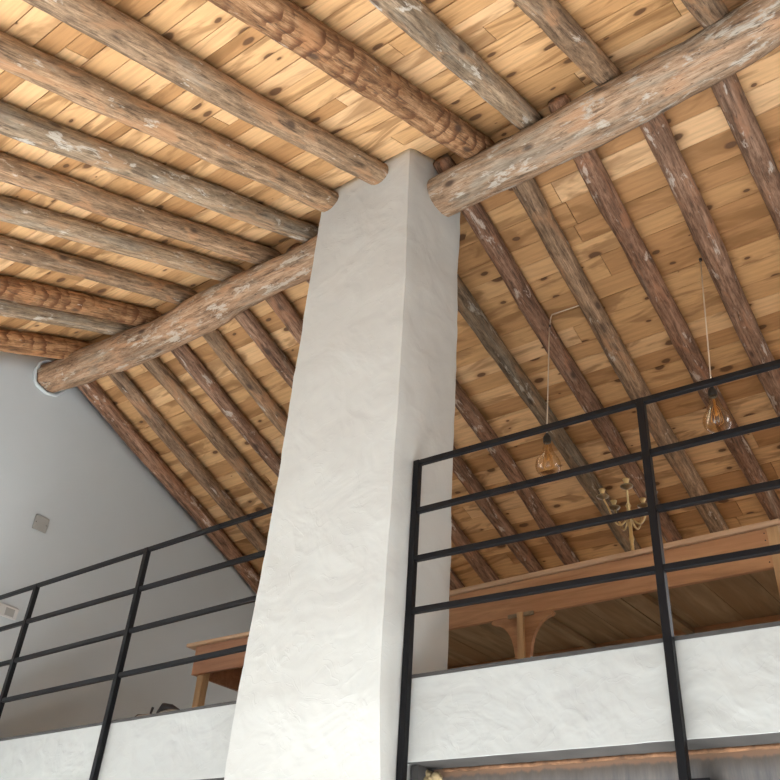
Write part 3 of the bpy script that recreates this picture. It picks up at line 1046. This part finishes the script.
# ------------------------------------------------------------------ candelabra
def candelabra():
    zt_ = FL + TH
    root = thing('candelabra', (-1.600, 4.12, zt_ + 0.0005), 'five-armed brass candelabra without candles standing on the long table', 'candelabra')
    bm = bmesh.new()
    lathe(bm, [(0.075, 0.0), (0.078, 0.008), (0.06, 0.018), (0.03, 0.03), (0.016, 0.05), (0.011, 0.07), (0.016, 0.085), (0.010, 0.10), (0.010, 0.21), (0.015, 0.23),
               (0.010, 0.25), (0.011, 0.33), (0.018, 0.345), (0.020, 0.365), (0.012, 0.385), (0.010, 0.41), (0.016, 0.425), (0.006, 0.445)])
    link('stem', bm, BRASS, root, True)
    for deg in (74, 146, 216, 292, 2):
        a = math.radians(deg)
        ux, uy = math.cos(a), math.sin(a)
        R = 0.135
        bm = bmesh.new()
        pts = []
        for k in range(13):
            t = k / 12
            rr_ = 0.012 + (R - 0.012) * t
            z = 0.355 - 0.055 * math.sin(math.pi * min(1, t * 1.25)) + 0.115 * t ** 3
            pts.append((ux * rr_, uy * rr_, z))
        tube(bm, pts, 0.0055, 8)
        arm = link('arm', bm, BRASS, root, True)
        cx, cy, cz = ux * R, uy * R, 0.455
        bm = bmesh.new()
        lathe(bm, [(0.006, 0.0), (0.016, 0.006), (0.032, 0.016), (0.035, 0.021), (0.020, 0.020), (0.008, 0.022)], (cx, cy, cz), 16)
        link('drip_pan', bm, DARKBRASS, arm, True)
        bm = bmesh.new()
        lathe(bm, [(0.008, 0.021), (0.013, 0.030), (0.011, 0.042), (0.016, 0.052), (0.019, 0.062), (0.013, 0.060), (0.011, 0.050)], (cx, cy, cz), 16)
        link('candle_cup', bm, BRASS, arm, True)
candelabra()

# ------------------------------------------------------------------ pendant bulbs
def pendant(x, y, zt_, xb, zb, label, extra=None):
    """zt_ ceiling point, zb bottom of the glass"""
    root = thing('pendant_bulb', (xb, y, zb), label, 'pendant light', 'pendant bulbs')
    Hh = 0.285
    bm = bmesh.new()
    prof = [(0.004, 0.0), (0.022, 0.003), (0.042, 0.011), (0.060, 0.026), (0.071, 0.045), (0.075, 0.066), (0.072, 0.088), (0.063, 0.110), (0.050, 0.132),
            (0.038, 0.155), (0.029, 0.180), (0.024, 0.205), (0.022, 0.228)]
    lathe(bm, prof, n=28, caps=False)
    link('glass_bulb', bm, GLASS, root, True)
    bm = bmesh.new()
    lathe(bm, [(0.006, 0.205), (0.007, 0.12), (0.010, 0.11), (0.004, 0.10)], n=10)
    for k in range(6):
        a = k * math.pi / 3
        tube(bm, [(0.006 * math.cos(a), 0.006 * math.sin(a), 0.165), (0.022 * math.cos(a), 0.022 * math.sin(a), 0.135),
                  (0.030 * math.cos(a + 0.4), 0.030 * math.sin(a + 0.4), 0.06), (0.014 * math.cos(a + 0.6), 0.014 * math.sin(a + 0.6), 0.045)], 0.0016, 5)
    link('filament', bm, FILAM, root, True)
    bm = bmesh.new()
    lathe(bm, [(0.0225, 0.224), (0.024, 0.230), (0.024, 0.256), (0.020, 0.266), (0.012, 0.280), (0.006, 0.290)], n=18)
    link('socket', bm, SOCK, root, True)
    bm = bmesh.new()
    top = Vector((x - xb, 0, zt_ - zb))
    tube(bm, [(0, 0, 0.285), tuple(top * 0.5 + Vector((0, 0, 0.14))), tuple(top)], 0.0042, 6)
    if extra:
        tube(bm, [tuple(top)] + [tuple(Vector(p) - Vector((xb, y, zb))) for p in extra], 0.0042, 6)
    link('cord', bm, CORD, root, True)
    bm = bmesh.new()
    lathe(bm, [(0.009, -0.012), (0.010, 0.0), (0.008, 0.004)], tuple(top), 10)
    link('cord_hook', bm, STRAP, root, True)
yb = 4.02
pendant(-1.968, yb, z_back(-2.0, yb) - 0.092, -2.020, H + 2.452, 'left of the two amber glass pendant bulbs on pale cords above the loft railing',
        [(-1.955, yb, z_back(-1.95, yb) - 0.03), (-1.945, yb, z_back(-1.945, yb) - 0.008), (-1.85, yb + 0.005, z_back(-1.85, yb) - 0.008), (-1.70, yb + 0.01, z_back(-1.7, yb) - 0.008)])
pendant(-0.968, yb, z_back(-0.97, yb) - 0.008, -1.031, H + 2.442, 'right of the two amber glass pendant bulbs on pale cords above the loft railing')

# ------------------------------------------------------------------ plates on the gable wall
def plate(y0, y1, z0, z1, mat, label, screws, x=-5.78):
    root = thing('wall_plate', (x, (y0 + y1) / 2, H + z0), label, 'wall plate')
    w = (y1 - y0) / 2
    h = z1 - z0
    bm = bmesh.new(); box(bm, 0.0, 0.010, -w, w, 0, h, 0.004)
    link('cover', bm, mat, root)
    for sy in screws:
        bm = bmesh.new()
        sphere_pts(bm, (0.0105, sy * w, h / 2), 0.004, 0.5, 1, 1, 8)
        link('screw', bm, DARKSTEEL, root)
    return root
plate(3.05, 3.168, 2.572, 2.686, PLATE, 'blank beige square cover plate on the gable wall above the left railing', (-0.75, 0.75))
r2 = plate(2.90, 3.148, 1.895, 1.978, PLATEW, 'pale double socket plate on the gable wall at the left edge, behind the railing', ())
for yy in (-0.06, 0.06):
    bm = bmesh.new(); box(bm, 0.009, 0.013, yy - 0.035, yy + 0.035, 0.012, 0.068, 0.002)
    tag(link('socket_insert', bm, PLATE, r2), 'greyer socket insert')

# ragged plaster collar where the left beam enters the gable wall
bm = bmesh.new()
pts = []
for k in range(29):
    a = 2 * math.pi * k / 28
    rr_ = 0.142 + 0.02 * noise.noise(Vector((math.cos(a) * 2, math.sin(a) * 2, 5)))
    pts.append((-5.775 + 0.01 * noise.noise(Vector((a * 2, 0, 0))), 2.812 + rr_ * math.cos(a), H + 3.785 + rr_ * math.sin(a)))
tube(bm, pts, 0.014, 8)
tag(link('trim_collar', bm, WALL, None, True), 'rough plaster collar around the beam end', 'trim', None, 'structure')
